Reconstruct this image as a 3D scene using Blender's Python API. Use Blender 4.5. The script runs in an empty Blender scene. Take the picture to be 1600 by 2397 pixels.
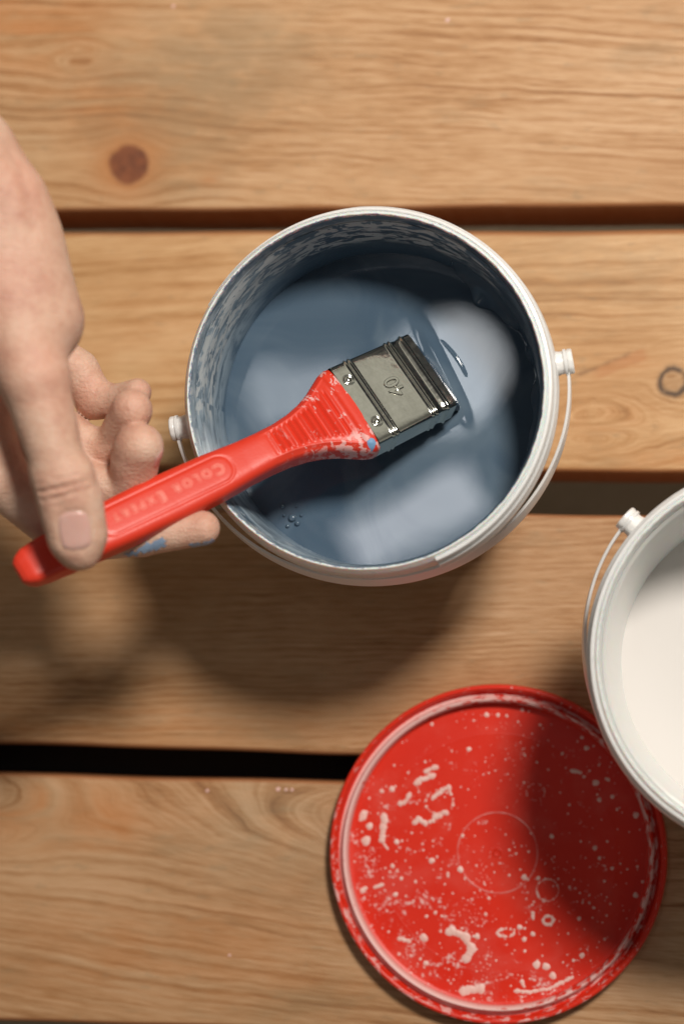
import bpy, bmesh, math, random
import numpy as np
from mathutils import Vector, Matrix

# ------------------------------------------------------------------ camera model
# lengths below are in centimetres (CM converts to metres); z = 0 is the top of the planks
CM = 0.01
W_PX, H_PX = 1600.0, 2397.0
F_PX = 5300.0
NADIR = (1600.0, 1770.0)
ROLL = math.radians(0.35)
CAM_H = 105.0
_d = np.array([(NADIR[0]-W_PX/2)/F_PX, -(NADIR[1]-H_PX/2)/F_PX, -1.0]); _d /= np.linalg.norm(_d)
_zc = -_d                                   # world +Z seen from the camera
_x0 = np.array([math.cos(ROLL), math.sin(ROLL), 0.0])
_xc = _x0 - _zc*np.dot(_x0, _zc); _xc /= np.linalg.norm(_xc)
_yc = np.cross(_zc, _xc)
R_WC = np.stack([_xc, _yc, _zc])            # rows: world axes in camera coordinates
def _ray(px, py):
    v = np.array([(px-W_PX/2)/F_PX, -(py-H_PX/2)/F_PX, -1.0])
    w = R_WC @ v
    return w/np.linalg.norm(w)
_r0 = _ray(W_PX/2, H_PX/2)
CAM = np.array([0.0, 0.0, CAM_H]); CAM[:2] = -_r0[:2]/(-_r0[2])*CAM_H   # the picture centre is the world origin
def at(px, py, z=0.0):
    r = _ray(px, py); t = (z-CAM[2])/r[2]
    return CAM + r*t
def depth_scale(px, py, z):                # pixels per cm at that point
    p = at(px, py, z); r0 = _r0
    return F_PX/np.dot(p-CAM, r0)

def mirror_point(px, py, zplane, zlamp):   # where a ray from the lens, mirrored in a level liquid, reaches height zlamp
    p = at(px, py, zplane); r = _ray(px, py).copy(); r[2] = -r[2]
    return p + r*((zlamp-zplane)/r[2])

scene = bpy.context.scene
COL = scene.collection
cam_data = bpy.data.cameras.new('camera')
cam = bpy.data.objects.new('camera', cam_data); COL.objects.link(cam)
cam_data.sensor_fit = 'HORIZONTAL'; cam_data.sensor_width = 24.0
cam_data.lens = F_PX/W_PX*24.0
cam_data.clip_start = 0.05; cam_data.clip_end = 50
M = Matrix([list(R_WC[0]), list(R_WC[1]), list(R_WC[2])]).to_4x4()
M.translation = Vector(CAM*CM)
cam.matrix_world = M
cam_data.dof.use_dof = True
cam_data.dof.focus_distance = float(np.dot(at(860, 900, 10.0)-CAM, _r0))*CM
cam_data.dof.aperture_fstop = 3.9
scene.camera = cam

# ------------------------------------------------------------------ light
world = bpy.data.worlds.new('World'); scene.world = world; world.use_nodes = True
wn = world.node_tree; wn.nodes.clear()
wo = wn.nodes.new('ShaderNodeOutputWorld'); bg = wn.nodes.new('ShaderNodeBackground')
tc = wn.nodes.new('ShaderNodeTexCoord'); sp = wn.nodes.new('ShaderNodeSeparateXYZ')
cr = wn.nodes.new('ShaderNodeValToRGB')
wn.links.new(tc.outputs['Generated'], sp.inputs[0]); 
mr = wn.nodes.new('ShaderNodeMapRange'); mr.inputs[1].default_value = -1; mr.inputs[2].default_value = 1
wn.links.new(sp.outputs[2], mr.inputs[0]); wn.links.new(mr.outputs[0], cr.inputs[0])
e = cr.color_ramp.elements
e[0].position = 0.47; e[0].color = (0.10, 0.085, 0.07, 1)
e[1].position = 1.0; e[1].color = (0.12, 0.125, 0.135, 1)
n = cr.color_ramp.elements.new(0.60); n.color = (0.20, 0.18, 0.15, 1)
n = cr.color_ramp.elements.new(0.77); n.color = (1.35, 1.32, 1.16, 1)
n = cr.color_ramp.elements.new(0.90); n.color = (0.13, 0.13, 0.14, 1)
nz = wn.nodes.new('ShaderNodeTexNoise'); nz.inputs['Scale'].default_value = 1.6; nz.inputs['Detail'].default_value = 1.0
wn.links.new(tc.outputs['Generated'], nz.inputs['Vector'])
mp = wn.nodes.new('ShaderNodeMapRange'); mp.inputs[1].default_value = 0.3; mp.inputs[2].default_value = 0.7; mp.inputs[3].default_value = 0.35; mp.inputs[4].default_value = 1.75
wn.links.new(nz.outputs[0], mp.inputs[0])
vm = wn.nodes.new('ShaderNodeVectorMath'); vm.operation = 'SCALE'; wn.links.new(cr.outputs[0], vm.inputs[0]); wn.links.new(mp.outputs[0], vm.inputs['Scale'])
wn.links.new(vm.outputs[0], bg.inputs[0]); bg.inputs[1].default_value = 0.25
wn.links.new(bg.outputs[0], wo.inputs[0])

def area(name, loc, target, sx, sy, radiance, color, shape='RECTANGLE', spin=0.0):
    l = bpy.data.lights.new(name, 'AREA'); o = bpy.data.objects.new(name, l); COL.objects.link(o)
    l.shape = shape; l.size = sx*CM; l.size_y = sy*CM
    l.energy = radiance*math.pi*(sx*CM*sy*CM)*(math.pi/4 if shape in ('ELLIPSE', 'DISK') else 1)
    l.color = color
    loc = Vector(loc)*CM; o.location = loc
    q = (loc-Vector(target)*CM).to_track_quat('Z', 'Y')
    o.rotation_euler = (q.to_matrix() @ Matrix.Rotation(spin, 3, 'Z')).to_euler()
    return o
KEY_DIR = Vector((0.69*0.583, 0.72*0.583, 1.0)).normalized()
area('window_light', KEY_DIR*190, (0, 0, 0), 33, 33, 142, (1.0, 0.945, 0.865), 'ELLIPSE')
ZP = 7.7
def overhead(name, px, py, wpx, hpx, rad, col, shape='RECTANGLE', turn=0.0, zl=190):
    """A lamp under the ceiling, placed where its mirror image falls on the paint."""
    t = math.radians(turn); c = mirror_point(px, py, ZP, zl)
    a = mirror_point(px+wpx/2*math.cos(t), py-wpx/2*math.sin(t), ZP, zl); b = mirror_point(px+hpx/2*math.sin(t), py+hpx/2*math.cos(t), ZP, zl)
    o = area(name, c, at(px, py, ZP), 2*np.linalg.norm(a-c), 2*np.linalg.norm(b-c), rad, col, shape)
    zz = Vector(c-at(px, py, ZP)).normalized(); xx = Vector(a-c); xx = (xx-zz*xx.dot(zz)).normalized(); yy = zz.cross(xx)
    o.rotation_euler = Matrix((xx, yy, zz)).transposed().to_euler()
overhead('ceiling_light', 1045, 870, 258, 276, 9.0, (0.92, 0.96, 1.0), 'ELLIPSE', -40)
overhead('ceiling_light', 705, 920, 235, 140, 5.0, (0.92, 0.96, 1.0), 'RECTANGLE', 4)
overhead('ceiling_light', 965, 1215, 330, 125, 7.0, (0.95, 0.95, 1.0), 'RECTANGLE', 28)

scene.view_settings.view_transform = 'Standard'; scene.view_settings.look = 'None'
scene.view_settings.gamma = 1.0; scene.view_settings.exposure = 0.0
scene.cycles.max_bounces = 8

# ------------------------------------------------------------------ helpers: scene objects
def tag(o, label=None, cat=None, group=None, kind=None):
    if label: o['label'] = label
    if cat: o['category'] = cat
    if group: o['group'] = group
    if kind: o['kind'] = kind
    return o
def empty(name, loc, label, cat, group=None):
    o = bpy.data.objects.new(name, None); COL.objects.link(o); o.empty_display_size = 0.02
    o.location = Vector(loc)*CM
    return tag(o, label, cat, group)
def mesh_obj(name, verts, faces, mat, parent=None, smooth=True, origin=None, loc=None):
    """verts in cm in the parent's frame (or world)."""
    v = np.asarray(verts, dtype=float)
    me = bpy.data.meshes.new(name)
    me.from_pydata([tuple(x) for x in (v*CM)], [], [tuple(f) for f in faces])
    me.validate(); me.update()
    if smooth: me.polygons.foreach_set('use_smooth', [True]*len(me.polygons))
    if mat: me.materials.append(mat)
    o = bpy.data.objects.new(name, me); COL.objects.link(o)
    if parent: o.parent = parent
    if loc is not None: o.location = Vector(loc)*CM
    return o
def fix_normals(o):
    bm = bmesh.new(); bm.from_mesh(o.data); bmesh.ops.recalc_face_normals(bm, faces=bm.faces); bm.to_mesh(o.data); bm.free(); return o
def shade_auto(o, deg=35):
    bm = bmesh.new(); bm.from_mesh(o.data)
    bmesh.ops.recalc_face_normals(bm, faces=bm.faces)
    for ed in bm.edges:
        if len(ed.link_faces) == 2 and ed.calc_face_angle(0) > math.radians(deg): ed.smooth = False
    bm.to_mesh(o.data); bm.free(); return o
def lathe(profile, n=160, a0=0.0, a1=2*math.pi, wob=None):
    """profile: list of (r, z). Closed loop of revolution when a1-a0 = 2pi."""
    full = abs(a1-a0-2*math.pi) < 1e-6
    m = len(profile); k = n if full else n+1
    vs = []
    for i in range(k):
        a = a0+(a1-a0)*i/n
        for (r, z) in profile:
            if wob: r, z = wob(r, z, a)
            vs.append((r*math.cos(a), r*math.sin(a), z))
    fs = []
    for i in range(n):
        j = (i+1) % k
        for q in range(m-1):
            fs.append((i*m+q, j*m+q, j*m+q+1, i*m+q+1))
    return vs, fs
def smooth_profile(pts, it=2):
    for _ in range(it):
        out = [pts[0]]
        for a, b in zip(pts[:-1], pts[1:]):
            out += [(a[0]*.75+b[0]*.25, a[1]*.75+b[1]*.25), (a[0]*.25+b[0]*.75, a[1]*.25+b[1]*.75)]
        out.append(pts[-1]); pts = out
    return pts

# ------------------------------------------------------------------ helpers: node maths
class X:
    nt = None
    def __init__(s, v): s.v = v
    @staticmethod
    def op(o, *a, clamp=False):
        nd = X.nt.nodes.new('ShaderNodeMath'); nd.operation = o; nd.use_clamp = clamp
        for i, q in enumerate(a):
            q = q.v if isinstance(q, X) else q
            if isinstance(q, (int, float)): nd.inputs[i].default_value = float(q)
            else: X.nt.links.new(q, nd.inputs[i])
        return X(nd.outputs[0])
    def __add__(s, o): return X.op('ADD', s, o)
    __radd__ = __add__
    def __sub__(s, o): return X.op('SUBTRACT', s, o)
    def __rsub__(s, o): return X.op('SUBTRACT', o, s)
    def __mul__(s, o): return X.op('MULTIPLY', s, o)
    __rmul__ = __mul__
    def __truediv__(s, o): return X.op('DIVIDE', s, o)
    def __rtruediv__(s, o): return X.op('DIVIDE', o, s)
def xclamp(a): return X.op('ADD', a, 0.0, clamp=True)
def xexp(a): return X.op('EXPONENT', a)
def xsqrt(a): return X.op('SQRT', a)
def step(a, lo, hi):
    nd = X.nt.nodes.new('ShaderNodeMapRange'); nd.interpolation_type = 'SMOOTHSTEP'
    X.nt.links.new(a.v, nd.inputs[0]); nd.inputs[1].default_value = lo; nd.inputs[2].default_value = hi
    return X(nd.outputs[0])
def coords():
    t = X.nt.nodes.new('ShaderNodeTexCoord'); s = X.nt.nodes.new('ShaderNodeSeparateXYZ')
    X.nt.links.new(t.outputs['Object'], s.inputs[0])
    return X(s.outputs[0])*100.0, X(s.outputs[1])*100.0, X(s.outputs[2])*100.0
def vec(x, y, z=0.0):
    c = X.nt.nodes.new('ShaderNodeCombineXYZ')
    for i, q in enumerate((x, y, z)):
        if isinstance(q, X): X.nt.links.new(q.v, c.inputs[i])
        else: c.inputs[i].default_value = float(q)
    return c.outputs[0]
def noise(v, scale=1.0, detail=3.0, rough=0.55, dist=0.0):
    nd = X.nt.nodes.new('ShaderNodeTexNoise'); X.nt.links.new(v, nd.inputs['Vector'])
    nd.inputs['Scale'].default_value = scale; nd.inputs['Detail'].default_value = detail
    nd.inputs['Roughness'].default_value = rough; nd.inputs['Distortion'].default_value = dist
    return X(nd.outputs[0])
def voronoi(v, scale=1.0, rnd=1.0):
    nd = X.nt.nodes.new('ShaderNodeTexVoronoi'); X.nt.links.new(v, nd.inputs['Vector'])
    nd.inputs['Scale'].default_value = scale; nd.inputs['Randomness'].default_value = rnd
    return X(nd.outputs['Distance'])
def rgb(c):
    nd = X.nt.nodes.new('ShaderNodeRGB'); nd.outputs[0].default_value = (*c, 1); return nd.outputs[0]
def mix(fac, a, b):
    nd = X.nt.nodes.new('ShaderNodeMix'); nd.data_type = 'RGBA'
    if isinstance(fac, X): X.nt.links.new(fac.v, nd.inputs[0])
    else: nd.inputs[0].default_value = fac
    for i, q in ((6, a), (7, b)):
        if isinstance(q, tuple): nd.inputs[i].default_value = (*q, 1)
        else: X.nt.links.new(q, nd.inputs[i])
    return nd.outputs[2]
def ramp(fac, stops):
    nd = X.nt.nodes.new('ShaderNodeValToRGB'); X.nt.links.new(fac.v, nd.inputs[0])
    el = nd.color_ramp.elements
    el[0].position, el[0].color = stops[0][0], (*stops[0][1], 1)
    el[1].position, el[1].color = stops[-1][0], (*stops[-1][1], 1)
    for p, c in stops[1:-1]:
        q = el.new(p); q.color = (*c, 1)
    return nd.outputs[0]
def srgb(r, g, b):
    f = lambda c: (c/255/12.92) if c/255 <= 0.04045 else ((c/255+0.055)/1.055)**2.4
    return (f(r), f(g), f(b))
def material(name, rough=0.5, spec=0.5, metallic=0.0, color=None, coat=0.0):
    m = bpy.data.materials.new(name); m.use_nodes = True
    X.nt = m.node_tree; p = m.node_tree.nodes['Principled BSDF']
    p.inputs['Roughness'].default_value = rough; p.inputs['Metallic'].default_value = metallic
    p.inputs['Specular IOR Level'].default_value = spec
    if coat: p.inputs['Coat Weight'].default_value = coat; p.inputs['Coat Roughness'].default_value = 0.06
    if color: p.inputs['Base Color'].default_value = (*color, 1)
    return m, p
def setin(p, name, v):
    if isinstance(v, X): v = v.v
    X.nt.links.new(v, p.inputs[name])
def bump(p, h, dist_cm, strength=1.0, name='Normal'):
    b = X.nt.nodes.new('ShaderNodeBump'); b.inputs['Distance'].default_value = dist_cm*CM
    b.inputs['Strength'].default_value = strength
    X.nt.links.new(h.v, b.inputs['Height']); X.nt.links.new(b.outputs[0], p.inputs[name])

# ------------------------------------------------------------------ floor and table
m, p = material('concrete_floor', 0.85, 0.3); x, y, z = coords()
n1 = noise(vec(x, y, 0), 0.12, 4); n2 = noise(vec(x, y, 0), 3.0, 2)
setin(p, 'Base Color', ramp(n1*0.6+n2*0.4, [(0.3, srgb(150, 136, 114)), (0.7, srgb(186, 172, 148))]))
FLOOR_Z = -31.0
S = 400
floor = mesh_obj('floor', [(-S, -S, FLOOR_Z), (S, -S, FLOOR_Z), (S, S, FLOOR_Z), (-S, S, FLOOR_Z)], [(0, 1, 2, 3)], m, smooth=False)
tag(floor, kind='structure')

def wood(name, seed, knots=(), slope=0.0, freq=1.0, contrast=1.0, orange=(), grey=(), extra=None, base=(195, 152, 110)):
    m, p = material(name, 0.5, 0.35)
    x, y, z = coords()
    sx = seed*37.3
    big = noise(vec(x*0.035+sx, y*0.10, z*.1), 1.0, 3)
    f = y + x*slope + (big-0.5)*2.4
    wob = noise(vec(x*0.22+sx, y*0.5), 1.0, 2)
    f = f + (wob-0.5)*0.35
    near = None; heart = None; ringdark = None; halo = None
    for (kx, ky, R, q, solid) in knots:
        c = at(kx, ky, 0); dx = x-float(c[0]); dy = y-float(c[1])
        nw = noise(vec(x, y, sx), 0.9, 3)
        dxx = dx+(nw-0.5)*0.5; dyy = dy+(noise(vec(x, y, sx+9), 0.9, 3)-0.5)*0.5
        r2 = (dxx*dxx)/(q*q)+dyy*dyy
        f = f - dy*(R*R*1.6)/(r2+R*R*0.45)*xexp(r2*(-1.0/(R*R*30)))
        rr = xsqrt(dxx*dxx+dyy*dyy)
        if solid > 0:
            h = xclamp(1-step(rr, R*0.78, R*1.12))
            heart = h if heart is None else X.op('MAXIMUM', heart, h)
            hl = xexp(rr*rr*(-1.0/(R*R*2.4)))
            halo = hl if halo is None else X.op('MAXIMUM', halo, hl)
        elif solid < 0:
            rd = xexp((rr-R)*(rr-R)*(-1.0/(0.15*0.15)))*step(noise(vec(x, y, sx+3), 1.4, 2), 0.25, 0.5)+xexp(rr*rr*(-1.0/(R*R)))*0.28
            ringdark = rd if ringdark is None else X.op('MAXIMUM', ringdark, rd)
    # annual rings: bands of uneven spacing along f
    r1 = noise(vec(f*1.9*freq+sx, x*0.012, 0), 1.0, 2.0, 0.6)
    r2_ = noise(vec(f*4.6*freq+sx*2, x*0.05, 5), 1.0, 1.0, 0.5)
    ph_ = f*1.75*freq+r1*1.6+(noise(vec(x*0.5+sx, y*0.9, 2), 1.0, 2)-0.5)*0.22
    late = X.op('POWER', X.op('ADD', X.op('SINE', ph_*6.2832)*0.5, 0.5), 3.0)
    lvar = step(noise(vec(x*0.05+sx, f*0.35, 12), 1.0, 2), 0.38, 0.62)
    fine = noise(vec(f*15*freq, x*0.35, 9), 1.0, 3.0, 0.7)
    pore = noise(vec(y*26+x*slope*26, x*0.9, sx), 1.0, 2.0, 0.6)
    vary = noise(vec(x*0.06, y*0.16, sx+4), 1.0, 2)
    g = (r1-0.5)*0.35 + (r2_-0.5)*0.40 + (fine-0.5)*0.95 + (pore-0.5)*0.65 - late*lvar*0.26+0.05
    vary = step(vary, 0.3, 0.7)
    g = g*(0.45+vary*0.65)*contrast + 0.5 + (noise(vec(x*0.10, y*0.22, sx+7), 1.0, 4, 0.6)-0.5)*0.55
    b = base
    col = ramp(g, [(0.10, srgb(b[0]-62, b[1]-64, b[2]-58)), (0.36, srgb(b[0]-24, b[1]-28, b[2]-30)),
                   (0.58, srgb(*b)), (0.9, srgb(min(b[0]+16, 255), b[1]+20, b[2]+24))])
    # weathered grey-olive stain, patchy
    st = step(noise(vec(x*0.16, y*0.42, sx+20), 1.0, 4, 0.6), 0.56, 0.74)
    col = mix(st*0.30, col, srgb(132, 112, 82))
    mott = step(noise(vec(x*0.9, y*2.2, sx+30), 1.0, 3, 0.6), 0.60, 0.72)
    col = mix(mott*0.28, col, srgb(138, 120, 92))
    for (kx, ky, ra, rb, s) in grey:
        c = at(kx, ky, 0); dx = (x-float(c[0]))*(1/ra); dy = (y-float(c[1]))*(1/rb)
        a = xexp((dx*dx+dy*dy)*-1.0)*step(noise(vec(x*0.5, y*0.9, sx+41), 1.0, 3), 0.25, 0.65)
        col = mix(a*(s*0.62), col, srgb(134, 116, 88))
    for (kx, ky, ra, rb, s) in orange:
        c = at(kx, ky, 0); dx = (x-float(c[0]))*(1/ra); dy = (y-float(c[1]))*(1/rb)
        a = xexp((dx*dx+dy*dy)*-1.0)*step(r1*0.6+noise(vec(x*0.4, f*0.8, sx+51), 1.0, 3)*0.4, 0.38, 0.6)
        col = mix(a*(s*0.66), col, srgb(186, 114, 56))
    if halo is not None: col = mix(halo*0.65, col, srgb(190, 116, 58))
    if heart is not None:
        kn = noise(vec(x, y, sx+2), 1.6, 3)
        col = mix(heart*0.95, col, ramp(kn, [(0.35, srgb(100, 54, 34)), (0.65, srgb(128, 72, 44))]))
    if ringdark is not None: col = mix(ringdark*0.85, col, srgb(66, 48, 36))
    if extra: col = extra(x, y, col, sx)
    # sawn sides: darker, redder raw timber
    geo = X.nt.nodes.new('ShaderNodeNewGeometry'); sn = X.nt.nodes.new('ShaderNodeSeparateXYZ')
    X.nt.links.new(geo.outputs['Normal'], sn.inputs[0])
    side = xclamp(1-step(X(sn.outputs[2]), 0.86, 0.999))
    col = mix(side*0.8, col, srgb(150, 92, 54))
    setin(p, 'Base Color', col)
    setin(p, 'Roughness', 0.62-g*0.18)
    bump(p, g*0.5+fine*0.5, 0.035, 0.55)
    return m

def line_y(p0, p1):
    a, b = at(*p0), at(*p1); s = (b[1]-a[1])/(b[0]-a[0])
    return lambda X_: a[1]+s*(X_-a[0])
E = {  # plank edges read off the photograph (all on the top plane)
 '1t': line_y((0, -34), (1600, -62)), '1b': line_y((100, 493), (1600, 482)),
 '2t': line_y((130, 542), (1600, 533)), '2b': line_y((0, 1092), (1600, 1107)),
 '3t': line_y((0, 1186), (1600, 1206)), '3b': line_y((0, 1742), (830, 1766)),
 '4t': line_y((100, 1812), (800, 1830)), '4b': line_y((0, 2393), (1600, 2436)),
 '5t': line_y((0, 2476), (1600, 2519)), '0b': line_y((0, -112), (1600, -140))}
E['5b'] = lambda X_: E['5t'](X_)-11.2
E['0t'] = lambda X_: E['0b'](X_)+11.2
TH = 4.1
def plank(name, top, bot, mat, parent, x0=-34, x1=42, seed=0, wide_edge=None):
    rnd = random.Random(seed)
    nx = 76; prof = []
    R = 0.25
    vs = []; fs = []
    ph = [rnd.uniform(0, 6.28) for _ in range(6)]
    sec = None
    for i in range(nx+1):
        X_ = x0+(x1-x0)*i/nx
        wv = 0.035*math.sin(X_*0.21+ph[0])+0.02*math.sin(X_*0.63+ph[1])
        wv2 = 0.035*math.sin(X_*0.19+ph[2])+0.02*math.sin(X_*0.71+ph[3])
        yt, yb = top(X_)+wv, bot(X_)+wv2
        s = []
        RT = wide_edge(X_) if wide_edge else R
        for k in range(6):     # upper edge round
            a = math.pi/2*k/5; s.append((yt-RT+RT*math.cos(a), -RT*.8+RT*.8*math.sin(a)))
        for k in range(5):
            a = math.pi/2+math.pi/2*k/4; s.append((yb+R+R*math.cos(a), -R+R*math.sin(a)))
        s.append((yb, -TH)); s.append((yt, -TH))
        for (Y, Z) in s: vs.append((X_, Y, Z))
        sec = len(s)
    for i in range(nx):
        for k in range(sec):
            k2 = (k+1) % sec
            fs.append((i*sec+k, i*sec+k2, (i+1)*sec+k2, (i+1)*sec+k))
    fs.append(tuple(range(sec))[::-1]); fs.append(tuple(range(nx*sec, (nx+1)*sec)))
    return shade_auto(mesh_obj(name, vs, fs, mat, parent), 40)

table = empty('wooden_table', (0, 0, 0), 'slatted pine table top of wide horizontal planks under the paint buckets', 'table')
def extra2(x, y, col, sx):       # dark bark scar running into the small knot
    a = at(1330, 885, 0); b = at(1510, 812, 0)
    L = float(np.hypot(*(b-a)[:2])); ux, uy = float((b-a)[0]/L), float((b-a)[1]/L)
    dx = x-float(a[0]); dy = y-float(a[1])
    t = dx*ux+dy*uy; s = dy*ux-dx*uy
    s = s+(noise(vec(x, y, 3), 0.8, 2)-0.5)*0.25
    inside = step(t, -0.3, 0.3)*(1-step(t, L-0.3, L+0.1))
    line = xexp(s*s*(-1/0.012))*inside
    body = inside*step(s, -0.62, -0.5)*(1-step(s, -0.08, 0.0))*step(t, 0.8, 1.6)
    col = mix(body*0.42, col, srgb(172, 106, 58))
    return mix(line*0.6*step(noise(vec(x, y, 8), 1.1, 2), 0.3, 0.6), col, srgb(110, 74, 44))
W1 = wood('pine_knotty', 1, [(300, 384, 1.02, 1.15, 1), (185, 130, 0.6, 2.0, 0)], slope=0.085, freq=0.95, contrast=1.1,
          orange=[(60, 70, 4.5, 2.2, .8), (490, 408, 0.5, 0.5, 1.0), (240, 240, 3, 1.2, .5)],
          grey=[(520, 150, 5, 3.6, .75), (250, 250, 6, 3.0, .5), (420, 420, 3, 2, .4)])
W2 = wood('pine_golden', 2, [(1576, 893, 0.62, 1.5, -1), (1380, 1000, 1.3, 2.2, 0)], slope=-0.01, freq=0.75, contrast=0.75,
          orange=[(1410, 975, 2.0, 0.9, .6), (1480, 860, 2, 0.6, .5), (260, 800, 9, 3, .25), (1560, 1080, 3, 0.6, .7)],
          grey=[(1400, 640, 7, 2.2, .45)], extra=extra2, base=(200, 158, 113))
W3 = wood('pine_straight', 3, [], slope=0.012, freq=1.9, contrast=1.45, orange=[(300, 1700, 14, 1.2, .45)], base=(180, 138, 98))
W4 = wood('pine_cathedral', 4, [(-60, 1905, 1.9, 2.1, 0), (1020, 1850, 3.0, 2.6, 0)], slope=0.13, freq=0.85, contrast=1.05,
          orange=[(70, 1900, 3.2, 1.6, .9), (255, 1920, 1.4, 1.6, .8), (420, 2230, 10, 2.5, .45), (380, 1900, 2, 1.5, .35)],
          grey=[(620, 1950, 5, 3, .5), (130, 1900, 2, 2, .4)], base=(182, 142, 104))
plank('plank', E['0t'], E['0b'], W3, table, seed=10)
plank('plank', E['1t'], E['1b'], W1, table, seed=11)
plank('plank', E['2t'], E['2b'], W2, table, seed=12, wide_edge=lambda X_: 0.36+0.16*max(0, min(1, (X_+14)/28)))
plank('plank', E['3t'], E['3b'], W3, table, seed=13)
plank('plank', E['4t'], E['4b'], W4, table, seed=14)
plank('plank', E['5t'], E['5b'], W2, table, seed=15)

m, p = material('gap_shade_dark', 0.8, 0.3, color=srgb(34, 30, 26))
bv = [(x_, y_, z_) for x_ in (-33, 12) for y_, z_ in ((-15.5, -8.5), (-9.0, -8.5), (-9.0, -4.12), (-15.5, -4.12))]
fix_normals(mesh_obj('gap_shade_block', bv, [(0, 1, 2, 3), (4, 5, 6, 7), (0, 1, 5, 4), (1, 2, 6, 5), (2, 3, 7, 6), (3, 0, 4, 7)], m, table, smooth=False))  # dark block added under the lower gap; its colour stands for shade
# ------------------------------------------------------------------ buckets
def angz():
    x, y, z = coords()
    return x, y, z, X.op('ARCTAN2', y, x)
m, p = material('white_polypropylene', 0.28, 0.5, color=srgb(222, 220, 216))
x, y, z, th = angz()
p.inputs['Subsurface Weight'].default_value = 0.5; p.inputs['Subsurface Scale'].default_value = 0.006
p.inputs['Subsurface Radius'].default_value = (1, .95, .9)
sm = step(noise(vec(x*1.4, y*1.4, z*3), 1.0, 4, 0.65), 0.60, 0.72)
setin(p, 'Base Color', mix(sm*0.25, srgb(232, 230, 227), srgb(190, 196, 200)))
bump(p, noise(vec(x*3, y*3, z*6), 1.0, 3), 0.01, 0.3)
PLASTIC = m
def smeared(name, blue):
    """Plastic lip with dried paint crumbs; blue or white."""
    m, p = material(name, 0.3, 0.5); x, y, z, th = angz()
    p.inputs['Subsurface Weight'].default_value = 0.5; p.inputs['Subsurface Scale'].default_value = 0.006
    n_ = noise(vec(th*16, z*7, 0), 1.0, 5, 0.7); n2 = noise(vec(th*45, z*14, 3), 1.0, 3, 0.7)
    lean = noise(vec(th*2.0, 0, 7), 1.0, 1)
    r = xsqrt(x*x+y*y)
    inner = 1-step(r, 7.18, 7.27)
    left = step(x*-1.0+y*-0.35, -3.5, 3.5)
    mk = step(n_*0.7+n2*0.3+inner*0.16+left*0.03+(lean-0.5)*0.35, 0.62, 0.70)
    c2 = srgb(92, 118, 146) if blue else srgb(176, 178, 176)
    setin(p, 'Base Color', mix(mk*(0.85 if blue else 0.5), srgb(232, 229, 227), c2))
    bump(p, n_*0.6+n2*0.4+mk*0.3, 0.05, 0.6)
    return m
BLUE = srgb(70, 95, 126)
def wall_material(name, blue):
    m, p = material(name, 0.22, 0.5); x, y, z, th = angz()
    # streaks run round the wall; heavier scraping near the top
    s1 = noise(vec(th*5.0, z*2.4, 0), 1.0, 5, 0.62, 0.6)
    s2 = noise(vec(th*14.0, z*3.4, 4), 1.0, 4, 0.65, 0.3)
    s3 = noise(vec(th*40, z*8, 9), 1.0, 2, 0.6)
    if blue:
        top = step(z, 9.7, 11.3); lipz = step(z, 12.2, 12.9)
        up_ = step(y+x*-0.45, 1.0, 5.5)
        s4 = noise(vec(th*7.5, z*2.9, 21), 1.0, 3, 0.6, 0.8)
        scr = step(s4*0.8+s2*0.2+up_*0.045-lipz*0.05, 0.525, 0.565)*step(z, 9.2, 10.0)*(1-step(z, 12.0, 12.5)*0.6)*step(up_, 0.05, 0.35)
        film = step(noise(vec(th*3, z*0.9, 12), 1.0, 3), 0.35, 0.65)
        left = step(x*-1.0+y*-0.35, 0.5, 5.5)  # side facing the key: its brightness painted in, together with pale smears
        base = mix(film, srgb(71, 89, 106), srgb(96, 112, 125))
        base = mix(1-step(z, 8.0, 9.6), base, srgb(76, 98, 118))
        base = mix(left*step(s1, .36, .6)*step(z, 7.2, 8.8)*0.8, base, srgb(166, 182, 193))
        base = mix(step(noise(vec(th*22, z*5, 40), 1.0, 4, 0.7), .55, .66)*step(z, 11.2, 12.4)*left*0.7, base, srgb(205, 212, 218))
        big = step(noise(vec(th*4.6, z*1.1, 31), 1.0, 2), 0.62, 0.66)*left*step(z, 9.6, 10.2)
        col = mix(X.op('MAXIMUM', scr*0.9, big*0.9), base, srgb(188, 194, 196))
        setin(p, 'Base Color', col)
        setin(p, 'Roughness', 0.28+scr*0.2)
        bump(p, s1*0.6+s3*0.25*step(z, 11.4, 12.4)-scr*0.25, 0.05, 0.4)
    else:
        p.inputs['Subsurface Weight'].default_value = 0.5; p.inputs['Subsurface Scale'].default_value = 0.01
        col = mix(s1, srgb(222, 224, 222), srgb(232, 231, 228))
        setin(p, 'Base Color', col); bump(p, s1, 0.03, 0.3)
    return m
def outer_material(name, tint):
    m, p = material(name, 0.35, 0.5); x, y, z = coords()
    p.inputs['Subsurface Weight'].default_value = 0.3; p.inputs['Subsurface Scale'].default_value = 0.006
    setin(p, 'Base Color', mix(noise(vec(x*.5, y*.5, z*.5), 1, 2)*0.5, srgb(224, 226, 228), tint)); return m

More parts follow.
